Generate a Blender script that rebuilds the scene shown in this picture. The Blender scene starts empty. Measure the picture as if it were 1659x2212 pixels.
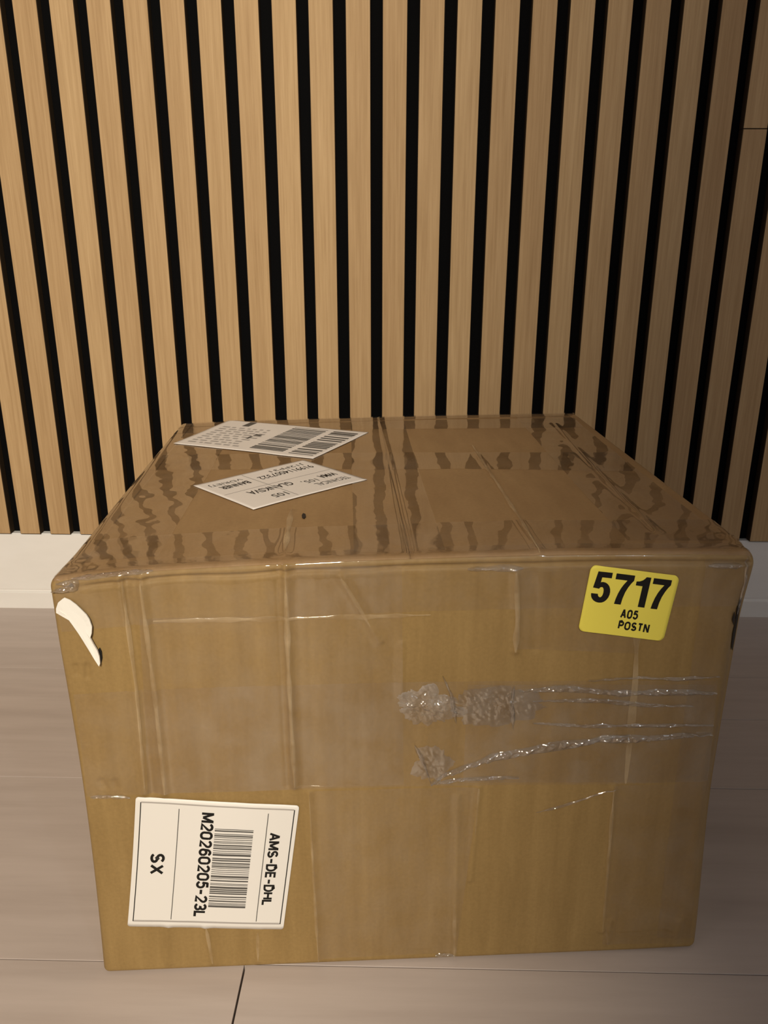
import bpy, math, random
import numpy as np
from mathutils import Matrix, Vector

sc = bpy.context.scene
C = sc.collection
# ------------------------------------------------------------------ camera
f, pitch, yaw, roll = 1734.268, 0.331737, -0.021167, 0.003008
fwd = Vector((math.sin(yaw)*math.cos(pitch), math.cos(yaw)*math.cos(pitch), -math.sin(pitch)))
right = Vector((math.cos(yaw), -math.sin(yaw), 0)); up = right.cross(fwd)
r2 = right*math.cos(roll)+up*math.sin(roll); u2 = up*math.cos(roll)-right*math.sin(roll)
cd = bpy.data.cameras.new('camera'); cam = bpy.data.objects.new('camera', cd); C.objects.link(cam)
M = Matrix((r2, u2, -fwd)).transposed().to_4x4(); M.translation = Vector((0.0370, -0.9884, 0.48446)); cam.matrix_world = M
cd.sensor_fit = 'HORIZONTAL'; cd.sensor_width = 36; cd.lens = f*36/1659; cd.clip_start = .02
sc.camera = cam
# ------------------------------------------------------------------ world, lamps, exposure
sc.view_settings.view_transform = 'Standard'; sc.view_settings.look = 'None'
sc.view_settings.gamma = 1; sc.view_settings.use_curve_mapping = False
sc.view_settings.exposure = 0.17
w = bpy.data.worlds.new('world'); sc.world = w; w.use_nodes = True
bg = w.node_tree.nodes['Background']; bg.inputs[0].default_value = (1, .89, .80, 1); bg.inputs[1].default_value = .175
def lamp(name, loc, energy, col, size, target=None, kind='POINT'):
    l = bpy.data.lights.new(name, kind); o = bpy.data.objects.new(name, l); C.objects.link(o)
    l.energy = energy; l.color = col; o.location = loc
    if kind == 'POINT': l.shadow_soft_size = size
    else:
        l.size = size; l.shape = 'DISK'
        o.rotation_euler = (Vector(target)-Vector(loc)).to_track_quat('-Z', 'Y').to_euler()
    return o
lamp('key_lamp', (.02, -3.10, 2.05), 340, (1, .885, .70), .13)
lamp('side_lamp', (-1.3, -1.7, 1.7), 3.5, (1, .80, .82), .20)
lamp('cool_lamp', (.75, -1.80, .95), 3.5, (.74, .87, 1), .018)

# ------------------------------------------------------------------ materials
def mat(name): 
    m = bpy.data.materials.new(name); m.use_nodes = True
    nt = m.node_tree; return m, nt, nt.nodes, nt.links, nt.nodes['Principled BSDF']
def noise(nd, lk, scale, vec=None, detail=4, rough=.55, sx=(1, 1, 1), rot=(0,0,0), coord='Object'):
    tc = nd.new('ShaderNodeTexCoord'); mp = nd.new('ShaderNodeMapping'); mp.inputs['Scale'].default_value = sx
    mp.inputs['Rotation'].default_value = rot
    lk.new(tc.outputs[coord], mp.inputs[0])
    n = nd.new('ShaderNodeTexNoise'); n.inputs['Scale'].default_value = scale; n.inputs['Detail'].default_value = detail
    n.inputs['Roughness'].default_value = rough
    lk.new(mp.outputs[0], n.inputs['Vector']); return n, mp
def ramp(nd, lk, src, stops):
    r = nd.new('ShaderNodeValToRGB'); lk.new(src, r.inputs[0]); e = r.color_ramp.elements
    e[0].position, e[0].color = stops[0][0], (*stops[0][1], 1); e[1].position, e[1].color = stops[-1][0], (*stops[-1][1], 1)
    for p, c in stops[1:-1]: x = e.new(p); x.color = (*c, 1)
    return r
def mixc(nd, lk, a, b, fac, mode='MIX'):
    m = nd.new('ShaderNodeMix'); m.data_type = 'RGBA'; m.blend_type = mode
    if isinstance(fac, (int, float)): m.inputs[0].default_value = fac
    else: lk.new(fac, m.inputs[0])
    for i, v in ((6, a), (7, b)):
        if isinstance(v, tuple): m.inputs[i].default_value = (*v, 1)
        else: lk.new(v, m.inputs[i])
    return m.outputs[2]
def bump(nd, lk, p, src, dist, strength=1.0):
    b = nd.new('ShaderNodeBump'); b.inputs['Distance'].default_value = dist; b.inputs['Strength'].default_value = strength
    lk.new(src, b.inputs['Height']); lk.new(b.outputs[0], p.inputs['Normal']); return b
def plain(name, col, rough=.6, spec=.3):
    m, nt, nd, lk, p = mat(name); p.inputs['Base Color'].default_value = (*col, 1)
    p.inputs['Roughness'].default_value = rough; p.inputs['Specular IOR Level'].default_value = spec
    n, _ = noise(nd, lk, 220, detail=3); bump(nd, lk, p, n.outputs[0], .00004); return m

# oak veneer, grain along Z, every slat its own tone and its own stretch of grain
m_oak, nt, nd, lk, p = mat('oak_veneer')
oi = nd.new('ShaderNodeObjectInfo')
n1, mp = noise(nd, lk, 1.0, detail=6, rough=.65, sx=(330, 60, 9))
n2, mp2 = noise(nd, lk, 1.0, detail=3, sx=(60, 10, 1.5))
for q in (mp, mp2):
    cb = nd.new('ShaderNodeCombineXYZ'); mu = nd.new('ShaderNodeMath'); mu.operation = 'MULTIPLY'; mu.inputs[1].default_value = 97
    lk.new(oi.outputs['Random'], mu.inputs[0]); lk.new(mu.outputs[0], cb.inputs[2]); lk.new(mu.outputs[0], cb.inputs[0]); lk.new(cb.outputs[0], q.inputs['Location'])
r1 = ramp(nd, lk, n1.outputs[0], [(.28, (.425, .283, .142)), (.5, (.51, .352, .187)), (.74, (.595, .425, .238))])
r2_ = ramp(nd, lk, n2.outputs[0], [(.3, (.90, .86, .82)), (.7, (1.06, 1.05, 1.04))])
c1 = mixc(nd, lk, r1.outputs[0], r2_.outputs[0], .9, 'MULTIPLY')
rv = ramp(nd, lk, oi.outputs['Random'], [(0, (.93, .90, .88)), (1, (1.03, 1.03, 1.03))])
c2 = mixc(nd, lk, c1, rv.outputs[0], 1.0, 'MULTIPLY')
lk.new(c2, p.inputs['Base Color']); p.inputs['Roughness'].default_value = .62; p.inputs['Specular IOR Level'].default_value = .25
bump(nd, lk, p, n1.outputs[0], .00012)
m_edge = plain('dark_fibreboard', (.055, .036, .020), .85, .15)
# black felt
m_felt, nt, nd, lk, p = mat('black_felt')
p.inputs['Base Color'].default_value = (.0045, .0045, .005, 1); p.inputs['Roughness'].default_value = 1; p.inputs['Specular IOR Level'].default_value = .05
n, _ = noise(nd, lk, 900, detail=3); bump(nd, lk, p, n.outputs[0], .0004)
# painted skirting
m_white, nt, nd, lk, p = mat('white_paint')
n, _ = noise(nd, lk, 30, detail=4, sx=(.3, 1, 1)); r = ramp(nd, lk, n.outputs[0], [(.3, (.82, .80, .775)), (.7, (.87, .85, .83))])
lk.new(r.outputs[0], p.inputs['Base Color']); p.inputs['Roughness'].default_value = .38; p.inputs['Specular IOR Level'].default_value = .4
# laminate floor, grain along X
m_lam, nt, nd, lk, p = mat('grey_oak_laminate')
oi = nd.new('ShaderNodeObjectInfo')
n1, mp = noise(nd, lk, 1.0, detail=6, rough=.6, sx=(5, 60, 30))
n2, mp2 = noise(nd, lk, 1.0, detail=4, sx=(2.2, 13, 10))
for q in (mp, mp2):
    cb = nd.new('ShaderNodeCombineXYZ'); mu = nd.new('ShaderNodeMath'); mu.operation = 'MULTIPLY'; mu.inputs[1].default_value = 61
    lk.new(oi.outputs['Random'], mu.inputs[0]); lk.new(mu.outputs[0], cb.inputs[0]); lk.new(mu.outputs[0], cb.inputs[1]); lk.new(cb.outputs[0], q.inputs['Location'])
r1 = ramp(nd, lk, n1.outputs[0], [(.25, (.455, .385, .350)), (.55, (.515, .442, .405)), (.8, (.56, .482, .445))])
r2_ = ramp(nd, lk, n2.outputs[0], [(.27, (.80, .775, .75)), (.40, (.97, .96, .95)), (.75, (1.04, 1.03, 1.02))])
c1 = mixc(nd, lk, r1.outputs[0], r2_.outputs[0], .85, 'MULTIPLY')
lk.new(c1, p.inputs['Base Color']); p.inputs['Roughness'].default_value = .42; p.inputs['Specular IOR Level'].default_value = .35
bump(nd, lk, p, n1.outputs[0], .00010)
m_joint = plain('joint_dark', (.05, .038, .028), .9, .1)
# cardboard
def cardboard(name, dark, light, sx):
    m, nt, nd, lk, p = mat(name)
    n1, _ = noise(nd, lk, 1.0, detail=6, rough=.6, sx=sx)
    n2, _ = noise(nd, lk, 7, detail=3)
    n3, _ = noise(nd, lk, 420, detail=3)
    r1 = ramp(nd, lk, n1.outputs[0], [(.28, dark), (.72, light)])
    r2 = ramp(nd, lk, n2.outputs[0], [(.3, (.90, .89, .87)), (.7, (1.05, 1.05, 1.05))])
    c = mixc(nd, lk, r1.outputs[0], r2.outputs[0], 1.0, 'MULTIPLY')
    r3 = ramp(nd, lk, n3.outputs[0], [(.3, (.9, .9, .9)), (.7, (1.06, 1.06, 1.06))])
    c = mixc(nd, lk, c, r3.outputs[0], .7, 'MULTIPLY')
    lk.new(c, p.inputs['Base Color']); p.inputs['Roughness'].default_value = .55; p.inputs['Specular IOR Level'].default_value = .25
    bump(nd, lk, p, n3.outputs[0], .00008); return m
m_card = cardboard('cardboard', (.278, .179, .067), (.345, .228, .090), (95, 95, 7))
m_flap = cardboard('cardboard_flap', (.30, .185, .088), (.36, .23, .112), (60, 12, 60))
# clear packing tape: see-through film with Fresnel gloss and a little milky haze
def film(name, rough=.07, haze=.05, gain=1.0, bscale=55, bdist=.00022, sx=(1, 1, 1), hazecol=(.80, .74, .66)):
    m = bpy.data.materials.new(name); m.use_nodes = True; nt = m.node_tree; nd, lk = nt.nodes, nt.links; nd.clear()
    out = nd.new('ShaderNodeOutputMaterial'); tr = nd.new('ShaderNodeBsdfTransparent'); tr.inputs[0].default_value = (.97, .955, .93, 1)
    gl = nd.new('ShaderNodeBsdfGlossy'); gl.inputs['Roughness'].default_value = rough
    df = nd.new('ShaderNodeBsdfDiffuse'); df.inputs[0].default_value = (*hazecol, 1)
    fr = nd.new('ShaderNodeLayerWeight'); fr.inputs[0].default_value = .5          # Schlick: .04 + .96 (1 - cos)^5, the same from both sides of the film
    pw = nd.new('ShaderNodeMath'); pw.operation = 'POWER'; pw.inputs[1].default_value = 5; lk.new(fr.outputs['Facing'], pw.inputs[0])
    mu = nd.new('ShaderNodeMath'); mu.operation = 'MULTIPLY_ADD'; mu.inputs[1].default_value = .96*gain; mu.inputs[2].default_value = .04*gain; mu.use_clamp = True
    n, _ = noise(nd, lk, bscale, detail=3, sx=sx); b = nd.new('ShaderNodeBump'); b.inputs['Distance'].default_value = bdist
    lk.new(n.outputs[0], b.inputs['Height']); lk.new(b.outputs[0], gl.inputs['Normal'])
    lk.new(b.outputs[0], fr.inputs['Normal'])
    nh, _ = noise(nd, lk, 38, detail=5, rough=.6); rh = ramp(nd, lk, nh.outputs[0], [(.40, (haze*.35,)*3), (.72, (haze*1.7,)*3)])
    a = nd.new('ShaderNodeMixShader'); lk.new(rh.outputs[0], a.inputs[0]); lk.new(tr.outputs[0], a.inputs[1]); lk.new(df.outputs[0], a.inputs[2])
    z = nd.new('ShaderNodeMixShader'); lk.new(pw.outputs[0], mu.inputs[0]); lk.new(mu.outputs[0], z.inputs[0]); lk.new(a.outputs[0], z.inputs[1]); lk.new(gl.outputs[0], z.inputs[2])
    lk.new(z.outputs[0], out.inputs[0]); return m
m_tape = film('clear_tape', .05, .035, 1.15)
m_tape_top = film('clear_tape_smooth', .03, .03, 1.25, 26, .00020)
m_fold_highlight = film('tape_fold', .2, .25, .7, 90, .0004, hazecol=(.80, .62, .38))  # pale tan haze, also painted as highlight on the front ridges
m_veil = film('cloudy_tape', .12, .06, 1.4, 60, .0003, hazecol=(.66, .62, .56))
m_glint = film('glossy_tape_fold', .035, .07, 5.0, 150, .00018, hazecol=(.86, .83, .79))
m_crinkle = film('crinkled_tape', .04, .15, 4.0, 150, .00018, hazecol=(.86, .83, .79))
m_paper = plain('white_label_paper', (.80, .775, .74), .45, .35)
m_top_paper = plain('white_top_label_paper', (.80, .75, .71), .5, .3)
m_torn = plain('torn_white_paper', (.86, .84, .79), .7, .2)
m_yel = plain('yellow_sticker', (.92, .80, .12), .5, .3)
m_ink = plain('black_ink', (.012, .011, .010), .6, .2)
m_grey = plain('grey_ink', (.10, .095, .09), .6, .2)
m_faint = plain('faint_ink', (.42, .39, .37), .6, .2)
m_scuff = plain('scuff_black', (.035, .028, .024), .7, .2)

# ------------------------------------------------------------------ helpers
def obj(name, verts, faces, m, parent=None, smooth=False):
    me = bpy.data.meshes.new(name)
    verts = np.asarray(verts, dtype=np.float32)
    if isinstance(faces, np.ndarray) and faces.shape[1] == 4:
        me.vertices.add(len(verts)); me.vertices.foreach_set('co', verts.ravel())
        k = len(faces); me.loops.add(4*k); me.loops.foreach_set('vertex_index', faces.astype(np.int32).ravel())
        me.polygons.add(k); me.polygons.foreach_set('loop_start', np.arange(0, 4*k, 4, dtype=np.int32))
        me.update(calc_edges=True)
    else:
        me.from_pydata([tuple(map(float, v)) for v in verts], [], [tuple(int(i) for i in q) for q in faces])
    for x in (m if isinstance(m, (list, tuple)) else [m]): me.materials.append(x)
    if smooth: me.polygons.foreach_set('use_smooth', np.ones(len(me.polygons), dtype=bool))
    me.validate(); me.update()
    o = bpy.data.objects.new(name, me); C.objects.link(o)
    if parent is not None: o.parent = parent
    return o
def tag(o, **k):
    for a, b in k.items(): o[a] = b
    return o
def box_geo(x0, x1, y0, y1, z0, z1, b=0.0):
    """box with small chamfers on the edges around +Y.. all twelve edges"""
    V = []; idx = {}
    for i, (x, sx_) in enumerate(((x0, 1), (x1, -1))):
        for j, (y, sy_) in enumerate(((y0, 1), (y1, -1))):
            for k, (z, sz_) in enumerate(((z0, 1), (z1, -1))):
                idx[i, j, k] = len(V)
                V += [(x, y+sy_*b, z+sz_*b), (x+sx_*b, y, z+sz_*b), (x+sx_*b, y+sy_*b, z)]
    g = lambda i, j, k, a: idx[i, j, k]+a
    F = []
    for s in (0, 1):
        F.append([g(s, 0, 0, 0), g(s, 1, 0, 0), g(s, 1, 1, 0), g(s, 0, 1, 0)][::(-1 if s == 0 else 1)])
        F.append([g(0, s, 0, 1), g(1, s, 0, 1), g(1, s, 1, 1), g(0, s, 1, 1)][::(1 if s == 0 else -1)])
        F.append([g(0, 0, s, 2), g(1, 0, s, 2), g(1, 1, s, 2), g(0, 1, s, 2)][::(-1 if s == 0 else 1)])
    if b > 0:
        for a in (0, 1):
            for c in (0, 1):
                fl = (a+c) % 2
                q = [g(a, c, 0, 0), g(a, c, 0, 1), g(a, c, 1, 1), g(a, c, 1, 0)]; F.append(q if fl else q[::-1])
                q = [g(a, 0, c, 0), g(a, 1, c, 0), g(a, 1, c, 2), g(a, 0, c, 2)]; F.append(q if fl else q[::-1])
                q = [g(0, a, c, 1), g(0, a, c, 2), g(1, a, c, 2), g(1, a, c, 1)]; F.append(q if fl else q[::-1])
                for k in (0, 1):
                    q = [g(a, c, k, 0), g(a, c, k, 1), g(a, c, k, 2)]; F.append(q if (a+c+k) % 2 == 0 else q[::-1])
    return V, F
rng = np.random.default_rng(4)

# ------------------------------------------------------------------ the wall: felt backing with oak slats
HT = 2.4
v, fc = box_geo(-1.5, 1.5, .012, .021, .108, HT)
wall = tag(obj('wall_back', v, fc, m_felt), kind='structure')
v, fc = box_geo(-1.6, 1.6, .021, .10, 0, HT)
tag(obj('wall_plaster', v, fc, m_white, wall))
def slat_mesh(z0, z1):
    v, fc = box_geo(-.027, 0, 0, .0121, z0, z1, .0006)
    o = obj('slat', v, fc, [m_edge, m_oak])
    for pl in o.data.polygons: pl.material_index = 1 if pl.normal.y < -.5 else 0
    return o
proto = slat_mesh(.108, HT); me_full = proto.data; first = True
for i in range(-27, 48):
    X = (i-10)*.04
    if i == 21: continue
    o = proto if first else bpy.data.objects.new('slat', me_full)
    if not first: C.objects.link(o)
    first = False
    o.parent = wall; o.location = (X+float(rng.normal(0, .00015)), float(rng.normal(0, .00012)), 0)
for z0, z1, dy in ((.108, .59745, 0), (.59755, HT, .0004)):     # the slat with a butt joint
    o = slat_mesh(z0, z1); o.parent = wall; o.location = (.44, dy, 0)

# skirting board with a small step near the floor
P = [(.002, .1085), (.0005, .1065), (.0005, .0275), (.0016, .0263), (.0016, .0252), (-.0012, .0240), (-.0016, .0225), (-.0016, 0), (.021, 0), (.021, .1075), (.004, .1085)]
P = [(.0042, .1078), (.0024, .1060)] + P[2:9] + [(.021, .1078)]
V = [(x, y, z) for x in (-1.6, 1.6) for y, z in P]; n = len(P)
F = [(i, (i+1) % n, n+(i+1) % n, n+i) for i in range(n)]+[tuple(range(n))[::-1], tuple(range(n, 2*n))]
tag(obj('baseboard_back', V, F, m_white), kind='structure')

# unseen wall, added to block part of the lamp and shade the right side
v, fc = box_geo(.062, 1.6, -2.1, -2.0, 0, HT)
tag(obj('added_shade_wall', v, fc, m_white), kind='structure')
# ------------------------------------------------------------------ floor: laminate planks
v, fc = box_geo(-1.85, 1.85, -2.2, .10, -.05, -.0085)
floor = tag(obj('floor', v, fc, m_joint), kind='structure')
def plank_mesh(L, Wd):
    v, fc = box_geo(.0007, L-.0007, .00045, Wd-.00045, -.0085, 0, .00015)
    return obj('plank', v, fc, m_lam, floor)
L = 1.2; pl0 = None
def put_plank(x, y):
    global pl0
    if pl0 is None: o = pl0 = plank_mesh(L, .2)
    else: o = bpy.data.objects.new('plank', pl0.data); C.objects.link(o); o.parent = floor
    o.location = (x, y, float(rng.uniform(-.00015, 0)))
rows = {-.1606: .0, -.3606: -.93, -.5606: -.10, -.7606: -.0686, -.9606: .31, -1.1606: -.17, -1.3606: .45, -1.5606: -.5, -1.7606: .1, -1.9606: -.35}
rows[.0394-.2+.0] = rows.pop(-.1606)
for y, x0 in rows.items():
    x = x0
    while x > -1.8: x -= L
    while x < 1.8:
        if abs(y+.3606) < 1e-3 and abs(x-.27) < .01: pass
        else: put_plank(x, y)
        x += L
# the row right behind the parcel: two narrow rips right of the joint at x = .27
for o in list(floor.children):
    if abs(o.location.y+.3606) < 1e-3 and abs(o.location.x-.27) < .02: bpy.data.objects.remove(o)
o = plank_mesh(L, .1136); o.location = (.27, -.3606, 0)
o = plank_mesh(L, .0864); o.location = (.27, -.2470, 0); o.rotation_euler[2] = 0.0


# ------------------------------------------------------------------ the parcel
A, B, H = .2097, .400, .3030                       # half width, depth, height of the carton
root = bpy.data.objects.new('cardboard_box', None); C.objects.link(root)
root.location = (.04360, -.55590, 0); root.rotation_euler[2] = .0736
tag(root, label='large brown cardboard parcel wrapped in clear tape with shipping labels on the floor', category='cardboard box')
def sm(x, a, b):
    t = np.clip((x-a)/(b-a), 0, 1); return t*t*(3-2*t)
def top_z(u, v):
    e = np.clip((u+A)/(2*A), 0, 1)
    fr = 1-sm(v, 0, .22)
    z = .2995+.0072*e+.0044*(1-(2*e-1)**2)*(.25+.75*fr)
    return z-.0016*(1-sm(u, -A, -A+.06))*fr
def rounded(a, b, c):
    """point of the sharp box -> point of the carton with soft, uneven edges"""
    lf, rt = 1-sm(a, -A, -A+.05), sm(a, A-.05, A); fr = 1-sm(b, 0, .05); tp = sm(c, H-.05, H)
    r = .0045+.0065*lf*tp*(1-.55*fr)+.0015*rt*tp*(1-fr)
    r = r+fr*rt*(.0010+.0130*sm(c, .0, .15))*(1-.6*tp)
    hb = B/2; hz = H/2
    p = np.stack([a, b-hb, c-hz], -1); h = np.array([A, hb, hz])
    lim = h-r[..., None]
    q = np.clip(p, -lim, lim); d = p-q; ln = np.linalg.norm(d, axis=-1, keepdims=True)
    p = q+d/np.maximum(ln, 1e-9)*r[..., None]
    x, y, z = p[..., 0], p[..., 1]+hb, p[..., 2]+hz
    k = top_z(x, y)/H
    x = x+.0035*np.sin(np.pi*np.clip(z/H, 0, 1))*(1-sm(x, -A, -A+.1))-.0018*np.sin(np.pi*np.clip(z/H, 0, 1))*sm(x, A-.1, A)
    return np.stack([x, y, z*k], -1)
def vnoise(x, y, seed):
    """smooth value noise on a plane"""
    def h(i, j):
        n = (i*374761393+j*668265263+seed*1442695041) & 0x7fffffff
        n = ((n ^ (n >> 13))*1274126177) & 0x7fffffff
        return ((n ^ (n >> 16)) & 0xffff)/32768.0-1
    xi = np.floor(x).astype(np.int64); yi = np.floor(y).astype(np.int64); fx = x-xi; fy = y-yi
    fx = fx*fx*(3-2*fx); fy = fy*fy*(3-2*fy)
    a = h(xi, yi)*(1-fx)+h(xi+1, yi)*fx; b = h(xi, yi+1)*(1-fx)+h(xi+1, yi+1)*fx
    return a*(1-fy)+b*fy
def dist_poly(u, s, pts):
    best = np.full(u.shape, 9.0)
    for (x0, y0), (x1, y1) in zip(pts[:-1], pts[1:]):
        dx, dy = x1-x0, y1-y0; t = np.clip(((u-x0)*dx+(s-y0)*dy)/(dx*dx+dy*dy), 0, 1)
        best = np.minimum(best, np.hypot(u-x0-t*dx, s-y0-t*dy))
    return best
# creases pressed into the board: (points on the unrolled front + top, half width, height)
RIDGES = [
    ([(-0.1687, 0.2992), (-0.1676, 0.2289), (-0.1695, 0.1508)], .0026, .0013),
    ([(-0.1647, 0.2988), (-0.1635, 0.2285), (-0.1646, 0.1504)], .0024, -.0012),
    ([(-0.1560, 0.2986), (-0.1553, 0.2278), (-0.1559, 0.1497)], .0026, .0017),
    ([(-0.0729, 0.3012), (-0.0732, 0.2326), (-0.0723, 0.1502)], .0024, .0016),
    ([(-0.0761, 0.3013), (-0.0766, 0.2327), (-0.0759, 0.1504)], .0022, -.0010),
    ([(-0.0412, 0.2931), (-0.0306, 0.2735), (-0.0176, 0.2502)], .0020, .0011),
    ([(-0.0048, 0.2482), (-0.0050, 0.2135)], .0018, .0008),
    ([(0.0620, 0.2925), (0.0644, 0.2643), (0.0644, 0.2412)], .0024, .0016),
    ([(0.0719, 0.2923), (0.0765, 0.2424)], .0030, -.0008),
    ([(-0.0633, 0.1445), (-0.0622, 0.0749), (-0.0608, 0.0043)], .0022, .0012),
    ([(0.0463, 0.1437), (0.0453, 0.1075), (0.0434, 0.0696)], .0022, .0011),
    ([(0.0332, 0.1371), (0.0339, 0.0701), (0.0348, 0.0034)], .0022, .0012),
    ([(0.1354, 0.1405), (0.1375, 0.0771), (0.1390, 0.0209)], .0024, .0013),
    ([(0.1442, 0.0289), (0.1440, 0.0102)], .0020, .0010),
    ([(-0.1364, 0.0394), (-0.1339, 0.0062)], .0022, .0009),
    ([(-0.1015, 0.0334), (-0.1025, 0.0066)], .0022, .0009),
    ([(-0.1621, 0.0409), (-0.1639, 0.0079)], .0026, .0008),
    ([(0.1949, 0.0264), (0.1928, 0.0035)], .0030, .0010),
    ([(-0.1965, 0.1608), (-0.1952, 0.1572)], .0022, -.0012), ([(-0.1885, 0.1602), (-0.1878, 0.1559)], .0022, -.0010),
    ([(-0.2011, 0.2449), (-0.2014, 0.2401)], .0018, -.0010), ([(-0.1949, 0.2443), (-0.1952, 0.2373)], .0018, -.0010),
]
TOPR = [([(0.0772, 0.5676), (0.0773, 0.4451), (0.0756, 0.3042)], .0020, .0010), ([(-0.0745, 0.3975), (-0.0737, 0.3172)], .0026, .0010),
        ([(0.1724, 0.6531), (0.1619, 0.4278), (0.1590, 0.3379)], .0024, .0009)]
def surf(u, s, off=0.0, detail=True):
    """unrolled front (s <= H) and top (s > H) -> 3D"""
    u = np.asarray(u, float); s = np.asarray(s, float)
    def S(u, s):
        return rounded(u, np.where(s > H, s-H, 0.0), np.minimum(s, H))
    e = .0006
    P0 = S(u, s); du = S(u+e, s)-S(u-e, s); ds = S(u, s+e)-S(u, s-e)
    n = np.cross(du, ds); n /= np.maximum(np.linalg.norm(n, axis=-1, keepdims=True), 1e-12)
    D = np.zeros(u.shape)
    if detail:
        front = s <= H
        D += np.where(front, .00045*vnoise(u*26, s*9, 3)+.00022*vnoise(u*90, s*18, 5), .0005*vnoise(u*14, s*14, 8)+.00018*vnoise(u*55, s*40, 9))
        D += np.where(front, .00003*np.sin(u*2*np.pi/.0072), 0)
        for pts, wd, ht in RIDGES: D += ht*np.exp(-(dist_poly(u, s, pts)/wd)**2)
        for pts, wd, ht in TOPR: D += ht*np.exp(-(dist_poly(u, s, pts)/wd)**2)
        # raw end of the long flaps lying over the front fold: a lip and a groove
        g = s-(H-.0062)-.0006*vnoise(u*30, u*0, 12); D += -.0020*np.exp(-(g/.0014)**2)*sm(u, -A+.012, -A+.03)
        # crushed corners and the long seam
        D += -.0009*np.exp(-((u-.0005)/.0011)**2)*(s > H)
        D += (.0011*vnoise(u*160, s*160, 21))*np.exp(-(((u+A)**2+(s-H)**2)/.022**2))
        D += (.0012*vnoise(u*130, s*130, 22))*np.exp(-(((u-A)**2+((s-H)*.5)**2)/.022**2))
        D *= sm(A-np.abs(u), 0, .005)*sm(s, 0, .006)*sm(H+B-s, 0, .006)
    return P0+n*(D+off)[..., None]
def grid_faces(nu, ns, base=0):
    i = np.arange((nu-1)*(ns-1)); a = i % (nu-1)+(i//(nu-1))*nu+base
    return np.stack([a, a+1, a+nu+1, a+nu], -1)
def lin(a, b, st): 
    n = max(2, int(round(abs(b-a)/st))+1); return np.linspace(a, b, n)
# body: front, two sides, back, bottom, each a grid of one welded shell
def edge_lin(a, b, st, fine=.0011, band=.016):
    return np.concatenate([np.arange(a, a+band, fine), lin(a+band, b-band, st), np.arange(b, b-band, -fine)[::-1]])
V, Fc, base = [], [], 0
us = lin(-A, A, .001); ss = lin(0, H, .001)
U, S_ = np.meshgrid(us, ss); P3 = surf(U, S_).reshape(-1, 3); V.append(P3); Fc.append(grid_faces(len(us), len(ss))); base += len(P3)
bs = edge_lin(0, B, .02); cs = ss
for a, flip in ((-A, True), (A, False)):
    Bg, Cg = np.meshgrid(bs, cs); P3 = rounded(np.full(Bg.shape, a), Bg, Cg).reshape(-1, 3); g = grid_faces(len(bs), len(cs), base)
    V.append(P3); Fc.append(g[:, ::-1] if flip else g); base += len(P3)
ub = us; 
Ug, Cg = np.meshgrid(ub, edge_lin(0, H, .02)); P3 = rounded(Ug, np.full(Ug.shape, B), Cg).reshape(-1, 3); V.append(P3); Fc.append(grid_faces(Ug.shape[1], Ug.shape[0], base)[:, ::-1]); base += len(P3)
Ug, Bg = np.meshgrid(ub, bs); P3 = rounded(Ug, Bg, np.zeros(Ug.shape)).reshape(-1, 3); V.append(P3); Fc.append(grid_faces(Ug.shape[1], Ug.shape[0], base)[:, ::-1]); base += len(P3)
obj('body', np.concatenate(V), np.concatenate(Fc), m_card, root, True)
# the two long top flaps, meeting under the tape
def slab(U, S_, off, th, name, m, par, smooth=True):
    ns, nu = U.shape
    a = surf(U, S_, off).reshape(-1, 3); b = surf(U, S_, off-th).reshape(-1, 3); n = len(a)
    g = grid_faces(nu, ns)
    ring = [*range(nu), *[k*nu+nu-1 for k in range(1, ns)], *[(ns-1)*nu+k for k in range(nu-2, -1, -1)], *[k*nu for k in range(ns-2, 0, -1)]]
    ring = np.array(ring); nx = np.roll(ring, -1)
    side = np.stack([ring+n, nx+n, nx, ring], -1)
    return obj(name, np.concatenate([a, b]), np.concatenate([g, g[:, ::-1]+n, side]), m, par, smooth)
for lo, hi in ((-A, 0.0), (0.0, A)):
    uu = lin(lo, hi, .0014); tt = np.concatenate([np.arange(H, H+.012, .0008), lin(H+.012, H+B, .0016)])
    if lo < 0: uu = np.concatenate([np.arange(-A, -A+.012, .0008), lin(-A+.012, 0, .0014)])
    U, S_ = np.meshgrid(uu, tt); slab(U, S_, 0.0, .0035, 'top_flap', m_flap, root)

# ------------------------------------------------------------------ packing tape
def bil(c, x, y):
    c = np.array(c, float); x = x[..., None]; y = y[..., None]
    return c[0]*(1-x)*(1-y)+c[1]*x*(1-y)+c[2]*x*y+c[3]*(1-x)*y
def tape(corners, off=.0004, m=m_tape, amp=.00012, fr=60, seed=1, step=.0022, name='packing_tape', jag=.0):
    """film over a four-cornered patch of the unrolled front + top"""
    c = np.array(corners, float)
    n1 = max(6, int(max(np.linalg.norm(c[1]-c[0]), np.linalg.norm(c[2]-c[3]))/step)); n2 = max(4, int(max(np.linalg.norm(c[3]-c[0]), np.linalg.norm(c[2]-c[1]))/step))
    X, Y = np.meshgrid(np.linspace(0, 1, n1), np.linspace(0, 1, n2)); q = bil(c, X, Y); u, s = q[..., 0], q[..., 1]
    if jag: u = u+jag*vnoise(s*400, X*3, seed)*(np.minimum(X, 1-X) < .02)
    wv = amp*vnoise(u*fr, s*fr, seed)+.5*amp*vnoise(u*fr*2.7, s*fr*2.7, seed+7)
    return obj(name, surf(u, s, 0.0).reshape(-1, 3)+nrm(u, s).reshape(-1, 3)*(off+wv).reshape(-1, 1), grid_faces(n1, n2), m, root, True)
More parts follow.
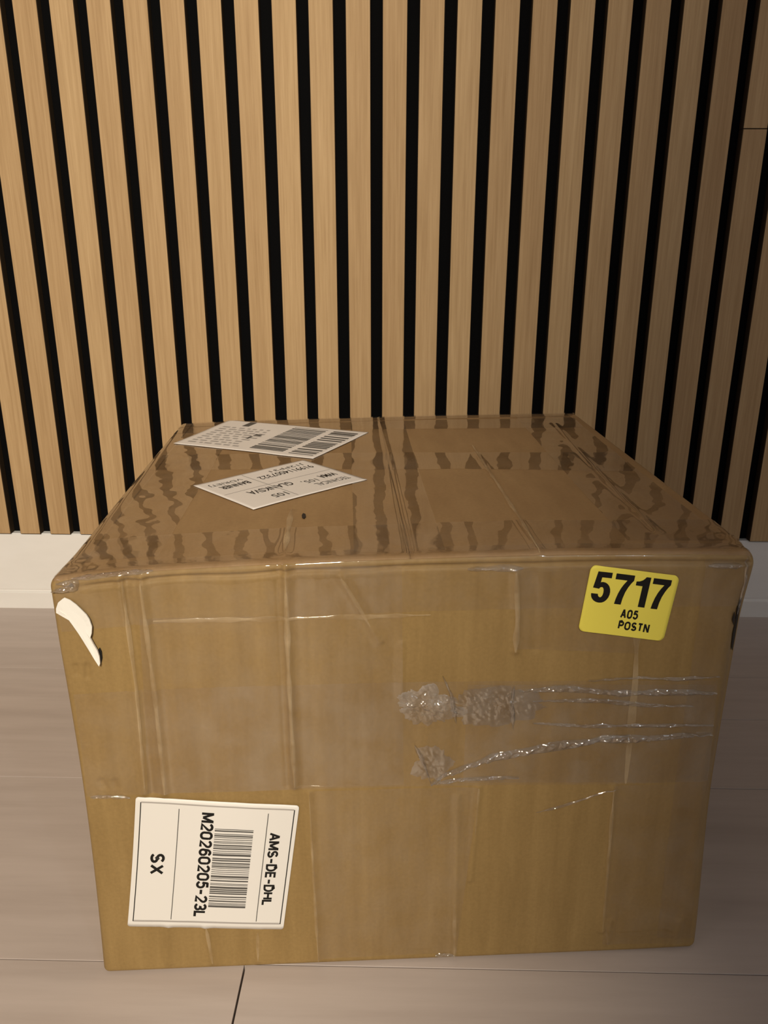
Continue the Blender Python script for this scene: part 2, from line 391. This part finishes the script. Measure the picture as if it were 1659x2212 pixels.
def nrm(u, s):
    e = .0008; a = surf(u+e, s, 0, False)-surf(u-e, s, 0, False); b = surf(u, s+e, 0, False)-surf(u, s-e, 0, False)
    n = np.cross(a, b); return n/np.maximum(np.linalg.norm(n, axis=-1, keepdims=True), 1e-12)
def ribbon(pts, wd, amp=.0012, fr=180, seed=3, m=m_crinkle, name='tape_fold', off=.0006, step=.0011, across=9, taper=True):
    """crumpled narrow fold of tape following a path on the unrolled front + top"""
    pts = np.array(pts, float); seg = np.linalg.norm(np.diff(pts, axis=0), axis=1); cum = np.concatenate([[0], np.cumsum(seg)])
    t = lin(0, cum[-1], step); px = np.interp(t, cum, pts[:, 0]); py = np.interp(t, cum, pts[:, 1])
    tx = np.gradient(px); ty = np.gradient(py); ln = np.hypot(tx, ty); nx, ny = -ty/ln, tx/ln
    a = np.linspace(-1, 1, across); T_, A_ = np.meshgrid(t, a)
    tp = np.minimum(1, np.minimum(T_, cum[-1]-T_)/(.25*cum[-1])+.25) if taper else 1
    wv = wd*tp*(1+.45*vnoise(T_*90, A_*0, seed))*.5
    u = px[None]+nx[None]*A_*wv; s = py[None]+ny[None]*A_*wv
    hgt = (1-A_**2)*amp*(.9+.9*vnoise(T_*fr, A_*1.7, seed+1))+amp*.55*np.abs(vnoise(T_*fr*1.9, A_*3, seed+2))*(1-A_**2)
    P3 = surf(u, s, 0.0)+nrm(u, s)*(off+hgt)[..., None]
    return obj(name, P3.reshape(-1, 3), grid_faces(len(t), across), m, root, True)
E1, E2 = -A+.004, A-.004
# --- strips over the top
TT = m_tape_top
tape([(-0.2071, 0.6770), (0.1996, 0.6837), (0.2079, 0.6993), (-0.2043, 0.6999)], .0010, TT, .00006, 40, 11)
tape([(-0.2057, 0.6508), (0.1974, 0.6308), (0.1996, 0.6748), (-0.2059, 0.6831)], .0006, TT, .00006, 40, 12)
tape([(-0.1995, 0.5219), (0.1934, 0.4776), (0.1978, 0.5368), (-0.1975, 0.5674)], .0006, TT, .00010, 34, 13)
tape([(E1, H+.006), (E2, H+.006), (E2, H+.058), (E1, H+.058)], .0006, TT, .00016, 34, 14)
tape([(-.033, H+.008), (.021, H+.008), (.0235, H+B-.006), (-.0300, H+B-.006)], .0009, TT, .00008, 40, 15)
tape([(-A+.015, H+.02), (-A+.060, H+.02), (-A+.064, H+B-.006), (-A+.016, H+B-.006)], .0005, TT, .00030, 42, 16)
tape([(-A+.0004, H+.006), (-A+.0165, H+.006), (-A+.0175, H+B-.006), (-A+.0004, H+B-.006)], .0004, TT, .00003, 20, 36, step=.0009)
tape([(A-.075, H+.02), (A-.012, H+.02), (A-.012, H+B-.006), (A-.068, H+B-.006)], .0005, TT, .00030, 42, 17)
# --- strips over the front edge, round the middle, and up the face
tape([(E1, H-.034), (E2, H-.034), (E2, H+.014), (E1, H+.014)], .0007, m_tape, .00022, 46, 18)
tape([(-0.2070, 0.1503), (0.2026, 0.1421), (0.1961, 0.2178), (-0.2053, 0.2260)], .0005, m_tape, .00018, 36, 19)
tape([(-0.0727, 0.1492), (-0.0026, 0.1479), (-0.0053, 0.2983), (-0.0726, 0.3012)], .0009, m_tape, .00014, 40, 20)
tape([(-0.1676, 0.1495), (-0.0716, 0.1474), (-0.0724, 0.2695), (-0.1593, 0.2731)], .0007, m_tape, .00016, 30, 21)
tape([(0.0643, 0.2428), (0.1412, 0.2379), (0.1368, 0.2951), (0.0612, 0.2954)], .0008, m_tape, .00014, 30, 22)
tape([(-0.0607, 0.0064), (0.0360, 0.0062), (0.0463, 0.1437), (-0.0633, 0.1459)], .0006, m_tape, .00014, 30, 23)
tape([(0.1402, 0.0083), (0.2042, 0.0067), (0.2004, 0.1422), (0.1356, 0.1423)], .0006, m_tape, .00014, 30, 24)
ribbon([(-0.1514, 0.2707), (-0.1002, 0.2688), (-0.0676, 0.2680), (-0.0237, 0.2669), (0.0122, 0.2665)], .0030, .0003, 30, 25, m_fold_highlight, 'tape_crease_and_highlight', .0009, .002, 5)
tape([(A-.030, .012), (A-.0005, .010), (A-.0005, H-.004), (A-.034, H-.004)], .0005, m_tape, .00025, 50, 26, step=.0014)
tape([(0.0359, 0.1477), (0.2019, 0.1429), (0.1953, 0.2152), (0.0362, 0.2190)], .0008, m_veil, .00022, 40, 27)
# --- hazy film along the creases: painted ridge highlights in front, tape folds on top
for k, (pts, wd) in enumerate([
    ([(-0.0729, 0.3012), (-0.0732, 0.2326), (-0.0723, 0.1502)], .0028), ([(-0.1561, 0.2980), (-0.1553, 0.2278), (-0.1559, 0.1497)], .0024), ([(-0.1668, 0.2990), (-0.1663, 0.2287), (-0.1688, 0.1550)], .0020),
    ([(-0.0715, 0.1502), (-0.0537, 0.1493)], .0022), ([(0.0620, 0.2925), (0.0644, 0.2643), (0.0644, 0.2412)], .0034), ([(-0.0412, 0.2931), (-0.0306, 0.2735), (-0.0238, 0.2606)], .0018),
    ([(-0.0633, 0.1445), (-0.0622, 0.0749), (-0.0608, 0.0043)], .0016), ([(0.0333, 0.0505), (0.0348, 0.0034)], .0018), ([(0.1354, 0.1405), (0.1375, 0.0771), (0.1390, 0.0209)], .0018), ([(0.0463, 0.1437), (0.0453, 0.1075)], .0018), ([(0.1374, 0.2719), (0.1415, 0.2187), (0.1434, 0.1438)], .0040), ([(-0.1364, 0.0394), (-0.1338, 0.0071)], .0018), ([(-0.1015, 0.0334), (-0.1025, 0.0079)], .0016), ([(0.1415, 0.0228), (0.1442, 0.0081)], .0018),
    ([(0.0772, 0.5676), (0.0773, 0.4451), (0.0756, 0.3042)], .0026), ([(-0.0745, 0.3975), (-0.0737, 0.3172)], .0030)]):
    ribbon(pts, wd, .0003, 60, 40+k, m_fold_highlight, 'tape_crease_and_highlight', .0008, .002, 5)
# --- the crumpled bunch and the long crinkled folds to the right of it
def bunch(ctr, rx, ry, amp, fr, seed, m, tilt=0.0):
    nr, nt = int(max(rx, ry)/.0006), int(2*math.pi*max(rx, ry)/.0007)
    th = np.linspace(0, 2*np.pi, nt); ro = np.linspace(.02, 1, nr); TH, RO = np.meshgrid(th, ro)
    cx_, cy_ = np.cos(TH), np.sin(TH)
    edge = 1+.22*vnoise(cx_*2.1+5, cy_*2.1+5, seed)+.13*vnoise(cx_*5, cy_*5, seed+1)+.07*vnoise(cx_*13, cy_*13, seed+5)
    a_, b_ = rx*RO*edge*cx_, ry*RO*edge*cy_
    u = ctr[0]+a_*math.cos(tilt)-b_*math.sin(tilt); s = ctr[1]+a_*math.sin(tilt)+b_*math.cos(tilt)
    fold = np.abs(vnoise(u*fr, s*fr*.5, seed+2))+.6*np.abs(vnoise(u*fr*2.1+s*fr*.8, s*fr*1.6, seed+3))+.3*vnoise(u*fr*3.5, s*fr*3.5, seed+4)
    hh = .0007+amp*(1-RO**3)*(1.05-fold*.85)
    P3 = surf(u, s, 0.0)+nrm(u, s)*hh[..., None]
    g = grid_faces(nt, nr)[:, ::-1]
    return obj('crumpled_tape', P3.reshape(-1, 3), g, m, root, True)
bunch((0.0112, 0.2057), .0205, .0140, .0026, 140, 60, m_crinkle, -.25)
bunch((0.0557, 0.2040), .0300, .0125, .0013, 150, 64, m_glint)
bunch((0.0151, 0.1625), .0120, .0120, .0010, 150, 68, m_glint)
for k, (pts, wd, am) in enumerate([
    ([(0.0148, 0.1478), (0.0251, 0.1544), (0.0531, 0.1655), (0.0916, 0.1727), (0.1243, 0.1769), (0.1605, 0.1776), (0.1967, 0.1796)], .0052, .0017),
    ([(0.0682, 0.2141), (0.0973, 0.2145), (0.1329, 0.2104), (0.1655, 0.2104), (0.1961, 0.2093)], .0040, .0013),
    ([(0.1115, 0.2200), (0.1436, 0.2213), (0.1703, 0.2195), (0.1962, 0.2211)], .0024, .0009),
    ([(0.0774, 0.2066), (0.1216, 0.2054), (0.1517, 0.2014), (0.1818, 0.2002)], .0026, .0008),
    ([(0.0163, 0.1478), (0.0388, 0.1504), (0.0720, 0.1505)], .0034, .0011),
    ([(0.1037, 0.1716), (0.1241, 0.1786), (0.1421, 0.1801)], .0026, .0010),
    ([(0.0785, 0.1907), (0.1114, 0.1874), (0.1534, 0.1867), (0.1977, 0.1857)], .0026, .0007),
    ([(0.0039, 0.1773), (0.0091, 0.1662), (0.0148, 0.1485)], .0022, .0010),
    ([(0.0651, 0.2174), (0.0647, 0.2044), (0.0663, 0.1871)], .0024, .0012),
    ([(0.0205, 0.2259), (0.0263, 0.2122), (0.0299, 0.1924)], .0028, .0012),
    ([(0.0853, 0.1227), (0.0981, 0.1259), (0.1371, 0.1397)], .0016, .0004),
    ([(-0.2047, 0.1501), (-0.1914, 0.1494), (-0.1793, 0.1480)], .0028, .0009),
    ([(-0.2048, 0.2996), (-0.1937, 0.2997), (-0.1946, 0.2962), (-0.2069, 0.2951)], .0040, .0012),
    ([(-0.1957, 0.3030), (-0.1720, 0.3030), (-0.1484, 0.3030)], .0042, .0010),
    ([(0.0334, 0.2947), (0.0525, 0.2948), (0.0662, 0.2947)], .0030, .0007),
    ([(0.1776, 0.2949), (0.1889, 0.2949), (0.1985, 0.2949)], .0046, .0009),
    ([(0.2011, 0.2999), (0.2020, 0.2836), (0.2036, 0.2623)], .0030, .0008),
    ([(0.0213, 0.0049), (0.0360, 0.0050)], .0022, .0006),
    ]): ribbon(pts, wd, am, 380, 80+3*k, m_glint, step=.0007, across=11)

# ------------------------------------------------------------------ labels and print
def label_slab(name, c, off, m, rad=0.0, parent=root, step=.003, th=.00025):
    c = np.array(c, float); w_ = np.linalg.norm(c[1]-c[0]); h_ = np.linalg.norm(c[3]-c[0])
    ys = np.linspace(0, 1, max(8, int(h_/step)))
    if rad: 
        rr = rad/h_; e = rr*(1-np.cos(np.linspace(0, np.pi/2, 6))); ys = np.unique(np.concatenate([e, 1-e, ys[(ys > rr) & (ys < 1-rr)]]))
    xs = np.linspace(0, 1, max(8, int(w_/step))); X, Y = np.meshgrid(xs, ys)
    if rad:
        dy = np.minimum(Y, 1-Y)*h_; ins = np.where(dy < rad, rad-np.sqrt(np.maximum(rad**2-(rad-dy)**2, 0)), 0)/w_
        X = ins+X*(1-2*ins)
    q = bil(c, X, Y); return slab(q[..., 0], q[..., 1], off, th, name, m, parent)
def on_label(c, xy, off):
    q = bil(c, xy[:, 0], xy[:, 1]); return surf(q[:, 0], q[:, 1], off)
def printed(name, c, polys, off, m, parent):
    """flat print made of quads given in label coordinates 0..1"""
    V, Fq = [], []
    for x0, y0, x1, y1 in polys:
        kx = max(1, int(math.ceil((x1-x0)/.06))); ky = max(1, int(math.ceil((y1-y0)/.06)))
        b = len(V)
        for j in range(ky+1):
            for i in range(kx+1): V.append((x0+(x1-x0)*i/kx, y0+(y1-y0)*j/ky))
        for j in range(ky):
            for i in range(kx): a = b+j*(kx+1)+i; Fq.append((a, a+1, a+kx+2, a+kx+1))
    return obj(name, on_label(c, np.array(V), off), np.array(Fq), m, parent)
def text(string, c, x0, y0, x1, y1, off, m, parent, bold=0.0):
    cu = bpy.data.curves.new('text', 'FONT'); cu.body = string; cu.size = 1; cu.resolution_u = 3; cu.offset = bold
    to = bpy.data.objects.new('text', cu); C.objects.link(to)
    bpy.context.view_layer.update()
    me = bpy.data.meshes.new_from_object(to.evaluated_get(bpy.context.evaluated_depsgraph_get()))
    co = np.array([v.co[:2] for v in me.vertices]); fs = [tuple(p_.vertices) for p_ in me.polygons]
    bpy.data.objects.remove(to); bpy.data.curves.remove(cu); bpy.data.meshes.remove(me)
    lo, hi = co.min(0), co.max(0); co = (co-lo)/(hi-lo)*np.array([x1-x0, y1-y0])+np.array([x0, y0])
    return obj('printed_text', on_label(c, co, off), fs, m, parent)
def arc(cx, cy, rx, ry, a0, a1, n=10):
    return [(cx+rx*math.cos(math.radians(a0+(a1-a0)*i/n)), cy+ry*math.sin(math.radians(a0+(a1-a0)*i/n))) for i in range(n+1)]
GLYPH = {   # centre lines of plain grotesque capitals and figures in a box 1 high and W wide
    '0': (.56, [arc(.28, .72, .28, .28, 0, 180)+arc(.28, .28, .28, .28, 180, 360)+[(.56, .72)]]), 'O': (.62, [arc(.31, .69, .31, .31, 0, 180)+arc(.31, .31, .31, .31, 180, 360)+[(.62, .69)]]),
    '1': (.30, [[(.26, 1), (.26, 0)], [(-.02, .74), (.14, .80), (.26, .97)]]), '2': (.54, [arc(.27, .73, .27, .27, 165, -35)+[(.02, .0), (.54, 0)]]),
    '3': (.54, [arc(.27, .74, .25, .26, 160, -90)+arc(.27, .25, .27, .25, 88, -160)]), '5': (.54, [[(.06, 1), (.52, 1)], [(.11, 1.04), (.05, .50)], [(.02, .52), (.05, .56)]+arc(.26, .33, .28, .33, 125, -160, 14)]),
    '6': (.55, [arc(.30, .70, .24, .30, 25, 180)+[(.03, .35)], arc(.28, .31, .26, .31, 0, 360, 18)]), '7': (.54, [[(-.06, 1), (.58, 1)], [(.56, 1.03), (.40, .70), (.28, .38), (.21, 0), (.20, -.06)]]),
    'A': (.62, [[(0, -.06), (.31, 1.06)], [(.31, 1.06), (.62, -.06)], [(.12, .30), (.50, .30)]]), 'M': (.72, [[(0, -.08), (0, 1.08)], [(.02, 1.04), (.36, .05)], [(.36, .05), (.70, 1.04)], [(.72, 1.08), (.72, -.08)]]), 'S': (.56, [arc(.28, .74, .25, .26, 25, 270)+arc(.28, .24, .28, .24, 90, -160)]),
    'D': (.58, [[(.28, 0), (0, 0), (0, 1), (.28, 1)]+arc(.28, .5, .30, .5, 90, -90)]), 'E': (.50, [[(.50, 1), (0, 1), (0, 0), (.50, 0)], [(0, .52), (.44, .52)]]), 'H': (.58, [[(0, 0), (0, 1)], [(.58, 0), (.58, 1)], [(0, .52), (.58, .52)]]),
    'L': (.46, [[(0, 1), (0, 0), (.46, 0)]]), 'X': (.58, [[(0, 0), (.58, 1)], [(.58, 0), (0, 1)]]), 'P': (.54, [[(0, 0), (0, 1), (.28, 1)]+arc(.28, .73, .26, .27, 90, -90)+[(0, .46)]]),
    'T': (.56, [[(0, 1), (.56, 1)], [(.28, 1), (.28, 0)]]), 'N': (.58, [[(0, -.08), (0, 1.08)], [(.02, 1.04), (.56, -.04)], [(.58, -.08), (.58, 1.08)]]), '-': (.40, [[(-.02, .42), (.42, .42)]])}
def strokes(string, c, x0, y0, x1, y1, off, m, parent, wt=.16, gap=.16, slim=1.0):
    V, Fq, cx = [], [], 0.0; hw = wt/2
    for ch in string:
        W_, lines = GLYPH[ch]; W_ *= slim
        for ln in lines:
            pts = np.array([(hw+x*slim+cx, hw+y*(1-wt)) for x, y in ln]); k = len(pts); b = len(V)
            d = np.diff(pts, axis=0); d /= np.maximum(np.linalg.norm(d, axis=1, keepdims=True), 1e-9); nn = np.stack([-d[:, 1], d[:, 0]], -1)
            for i in range(k):
                n0, n1 = nn[max(i-1, 0)], nn[min(i, k-2)]; mt = n0+n1; L2 = max(np.dot(mt, mt), 1.1); mt = mt*2/L2
                V += [pts[i]+mt*hw, pts[i]-mt*hw]
            for i in range(k-1): a = b+2*i; Fq.append((a+1, a+3, a+2, a))
        cx += W_+wt+gap*.62
    V = np.array(V); lo, hi = V.min(0), V.max(0); V = (V-lo)/(hi-lo)*np.array([x1-x0, y1-y0])+np.array([x0, y0])
    return obj('printed_text', on_label(c, V, off), np.array(Fq), m, parent)
def bars(n, x0, x1, y0, y1, along, seed, fill=.55):
    r = random.Random(seed); ws = [r.choice([1, 1, 1, 2, 2, 3]) for _ in range(2*n)]; tot = sum(ws); out = []; t = 0
    for i, k in enumerate(ws):
        if i % 2 == 0:
            a, b = t/tot, (t+k)/tot
            out.append((x0+(x1-x0)*a, y0, x0+(x1-x0)*b, y1) if along == 'x' else (x0, y0+(y1-y0)*a, x1, y0+(y1-y0)*b))
        t += k
    return out
# white label low on the front, print turned a quarter clockwise
c = [(-0.1755, 0.1484), (-0.1898, 0.0435), (-0.0841, 0.0345), (-0.0699, 0.1356)]; O = .0014
lb = tag(label_slab('address_label', c, O, m_paper, .002), label='white square shipping label low on the front with barcode')
P = O+.00012
for q in ((.035, .030, .955, .036), (.035, .972, .955, .978)): printed('border_line', c, [q], P, m_ink, lb)
for q in ((.030, .036, .040, .972), (.945, .036, .958, .972)): printed('faint_border_line', c, [q], P, m_faint, lb)
for q in ((.07, .272, .935, .277), (.07, .818, .935, .823)): printed('rule_line', c, [q], P, m_grey, lb)
strokes('AMS-DE-DHL', c, .215, .842, .795, .914, P, m_ink, lb, .20, .05, .95)
strokes('M20260205-23L', c, .085, .416, .905, .497, P, m_ink, lb, .20, .05, .95)
strokes('SX', c, .415, .112, .575, .205, P, m_ink, lb, .19)
printed('barcode', c, bars(38, .20, .83, .506, .742, 'x', 7), P, m_grey, lb)
# yellow sorting sticker
c = [(0.1019, 0.2542), (0.1559, 0.2463), (0.1606, 0.2890), (0.1064, 0.2963)]; O = .0014; P = O+.00012
ys = tag(label_slab('sorting_sticker', c, O, m_yel, .0035, step=.002), label='yellow sticker with number 5717 at the upper right of the front')
FIG = {'7': (.60, [(0, 1), (.60, 1), (.60, .83), (.53, .73), (.46, .59), (.40, .42), (.36, .22), (.34, 0), (.12, 0), (.14, .17), (.18, .36), (.24, .54), (.31, .68), (.39, .81), (0, .81)]),
       '1': (.44, [(.29, 1), (.44, 1), (.44, 0), (.22, 0), (.22, .69), (0, .69), (0, .82), (.10, .835), (.19, .88), (.25, .94)]),
       '5': (.60, [(.09, 1), (.56, 1), (.56, .82), (.25, .82), (.235, .64)]+arc(.32, .33, .285, .345, 105, -90, 12)+arc(.30, .26, .30, .275, 270, 178, 8)+arc(.31, .27, .09, .105, 180, 270, 4)+arc(.31, .335, .075, .17, -90, 90, 8)+[(.26, .495), (.22, .44), (.02, .46)])}
V, Fq, x = [], [], 0.0
for ch in '5717':
    wd_, pl = FIG[ch]; Fq.append(tuple(range(len(V), len(V)+len(pl)))[::-1]); V += [(x+a, b) for a, b in pl]; x += wd_+.085
V = np.array(V); lo, hi = V.min(0), V.max(0); V = (V-lo)/(hi-lo)*np.array([.865, .46])+np.array([.06, .465])
obj('printed_text', on_label(c, V, P), Fq, m_ink, ys)
strokes('A05', c, .440, .275, .640, .415, P, m_ink, ys, .21, .14, .85)
strokes('POSTN', c, .440, .100, .800, .245, P, m_ink, ys, .21, .14, .9)
# long label at the back of the top
c = [(-0.1958, 0.6070), (-0.0644, 0.5380), (-0.0140, 0.6258), (-0.1557, 0.7030)]; O = .0013; P = O+.00015
tl = tag(label_slab('barcode_label', c, O, m_top_paper, 0), label='long white label with barcodes near the back of the box top')
printed('barcode', c, bars(15, .80, .965, .08, .94, 'y', 3), P, m_grey, tl)
printed('square_code', c, bars(26, .52, .755, .10, .93, 'y', 5), P, m_grey, tl)
r = random.Random(2); q = []
for i in range(9):
    y = .10+.075*i; x = .06
    while x < .40:
        k = r.uniform(.02, .06); q.append((x, y, min(x+k, .44), y+.03)); x += k+r.uniform(.012, .03)
printed('small_print', c, q, P, m_faint, tl)
for q_ in ((.17, .80, .22, .97), (.375, .50, .425, .56), (.37, .38, .39, .47)): printed('bold_print', c, [q_], P, m_grey, tl)
# square label before it, print upside down to the camera
c = [(-0.0724, 0.5349), (-0.1542, 0.4700), (-0.1011, 0.4022), (-0.0202, 0.4700)]
t2 = tag(label_slab('customs_label', c, O, m_top_paper, 0), label='white label turned cornerwise with upside-down print on the box top')
for s_, x0, y0, x1, y1, m_, b in (('J12PP31', .08, .09, .40, .17, m_grey, 0), ('9199114007322', .07, .21, .56, .31, m_ink, .005), ('VDRIETJ', .66, .10, .93, .18, m_grey, 0), ('BANNER', .66, .23, .90, .33, m_ink, .02),
        ('GLANKSVA', .46, .55, .83, .66, m_ink, .01), ('105,', .27, .62, .40, .72, m_grey, 0), ('WMA', .07, .58, .22, .68, m_ink, .02), ('TECHNICAL', .06, .77, .36, .86, m_grey, 0), ('105', .63, .78, .75, .88, m_grey, .01)):
    text(s_, c, x0, y0, x1, y1, P, m_, t2, b)
for q in ((.03, .48, .97, .487), (.60, .04, .607, .95)): printed('rule_line', c, [q], P, m_faint, t2)

# ------------------------------------------------------------------ torn white paper with its painted shadow, scuffs, puncture
def patch(name, px, off, m, curl=0.0, th=.0003):
    pts = np.array(px, float); ctr = pts.mean(0)
    rings = [pts, ctr+(pts-ctr)*.55, ctr+(pts-ctr)*.12]; V, Fq = [], []; n = len(pts)
    for k, rg in enumerate(rings): V.append(surf(rg[:, 0], rg[:, 1], off+curl*(k == 0)*np.linspace(.2, 1, n)[np.argsort(np.argsort(-pts[:, 1]))]))
    low = surf(pts[:, 0], pts[:, 1], off-th); V = np.concatenate(V+[low])
    for k in (0, 1):
        for i in range(n): j = (i+1) % n; Fq.append((k*n+i, k*n+j, (k+1)*n+j, (k+1)*n+i))
    Fq.append(tuple(range(2*n, 3*n)))
    for i in range(n): j = (i+1) % n; Fq.append((3*n+i, 3*n+j, j, i))
    return obj(name, V, Fq, m, root)
TORN = [(-0.1997, 0.2917), (-0.2010, 0.2910), (-0.2035, 0.2890), (-0.2051, 0.2849), (-0.2056, 0.2821), (-0.2051, 0.2818), (-0.2038, 0.2838), (-0.2015, 0.2814), (-0.1995, 0.2777), (-0.1975, 0.2732), (-0.1953, 0.2680), (-0.1933, 0.2630), (-0.1907, 0.2560), (-0.1885, 0.2501), (-0.1864, 0.2453), (-0.1855, 0.2470), (-0.1853, 0.2515), (-0.1859, 0.2555), (-0.1876, 0.2600), (-0.1890, 0.2644), (-0.1878, 0.2672), (-0.1870, 0.2714), (-0.1878, 0.2761), (-0.1891, 0.2793), (-0.1913, 0.2827), (-0.1939, 0.2865), (-0.1968, 0.2898)]
tag(patch('torn_paper', TORN, .0022, m_torn, .0012), label='torn white sliver of paper')
patch('scuff_mark', [(0.2023, 0.2739), (0.2012, 0.2660), (0.2040, 0.2577), (0.2025, 0.2498), (0.2050, 0.2397), (0.2084, 0.2365), (0.2083, 0.2467), (0.2075, 0.2592), (0.2047, 0.2715)], .0009, m_scuff)
patch('scuff_mark', [(0.1991, 0.2648), (0.1988, 0.2592), (0.2011, 0.2555), (0.2018, 0.2604)], .0009, m_scuff)
patch('puncture_and_shadow', [(-0.0669, 0.3843), (-0.0662, 0.3892), (-0.0645, 0.3870), (-0.0640, 0.3810), (-0.0651, 0.3772), (-0.0664, 0.3793)], .0011, m_scuff)
patch('puncture_and_shadow', [(-0.1866, 0.2545), (-0.1851, 0.2565), (-0.1843, 0.2539), (-0.1845, 0.2496), (-0.1857, 0.2459), (-0.1862, 0.2485)], .0010, m_ink)  # dark patch painted as the torn paper's shadow beside its tip
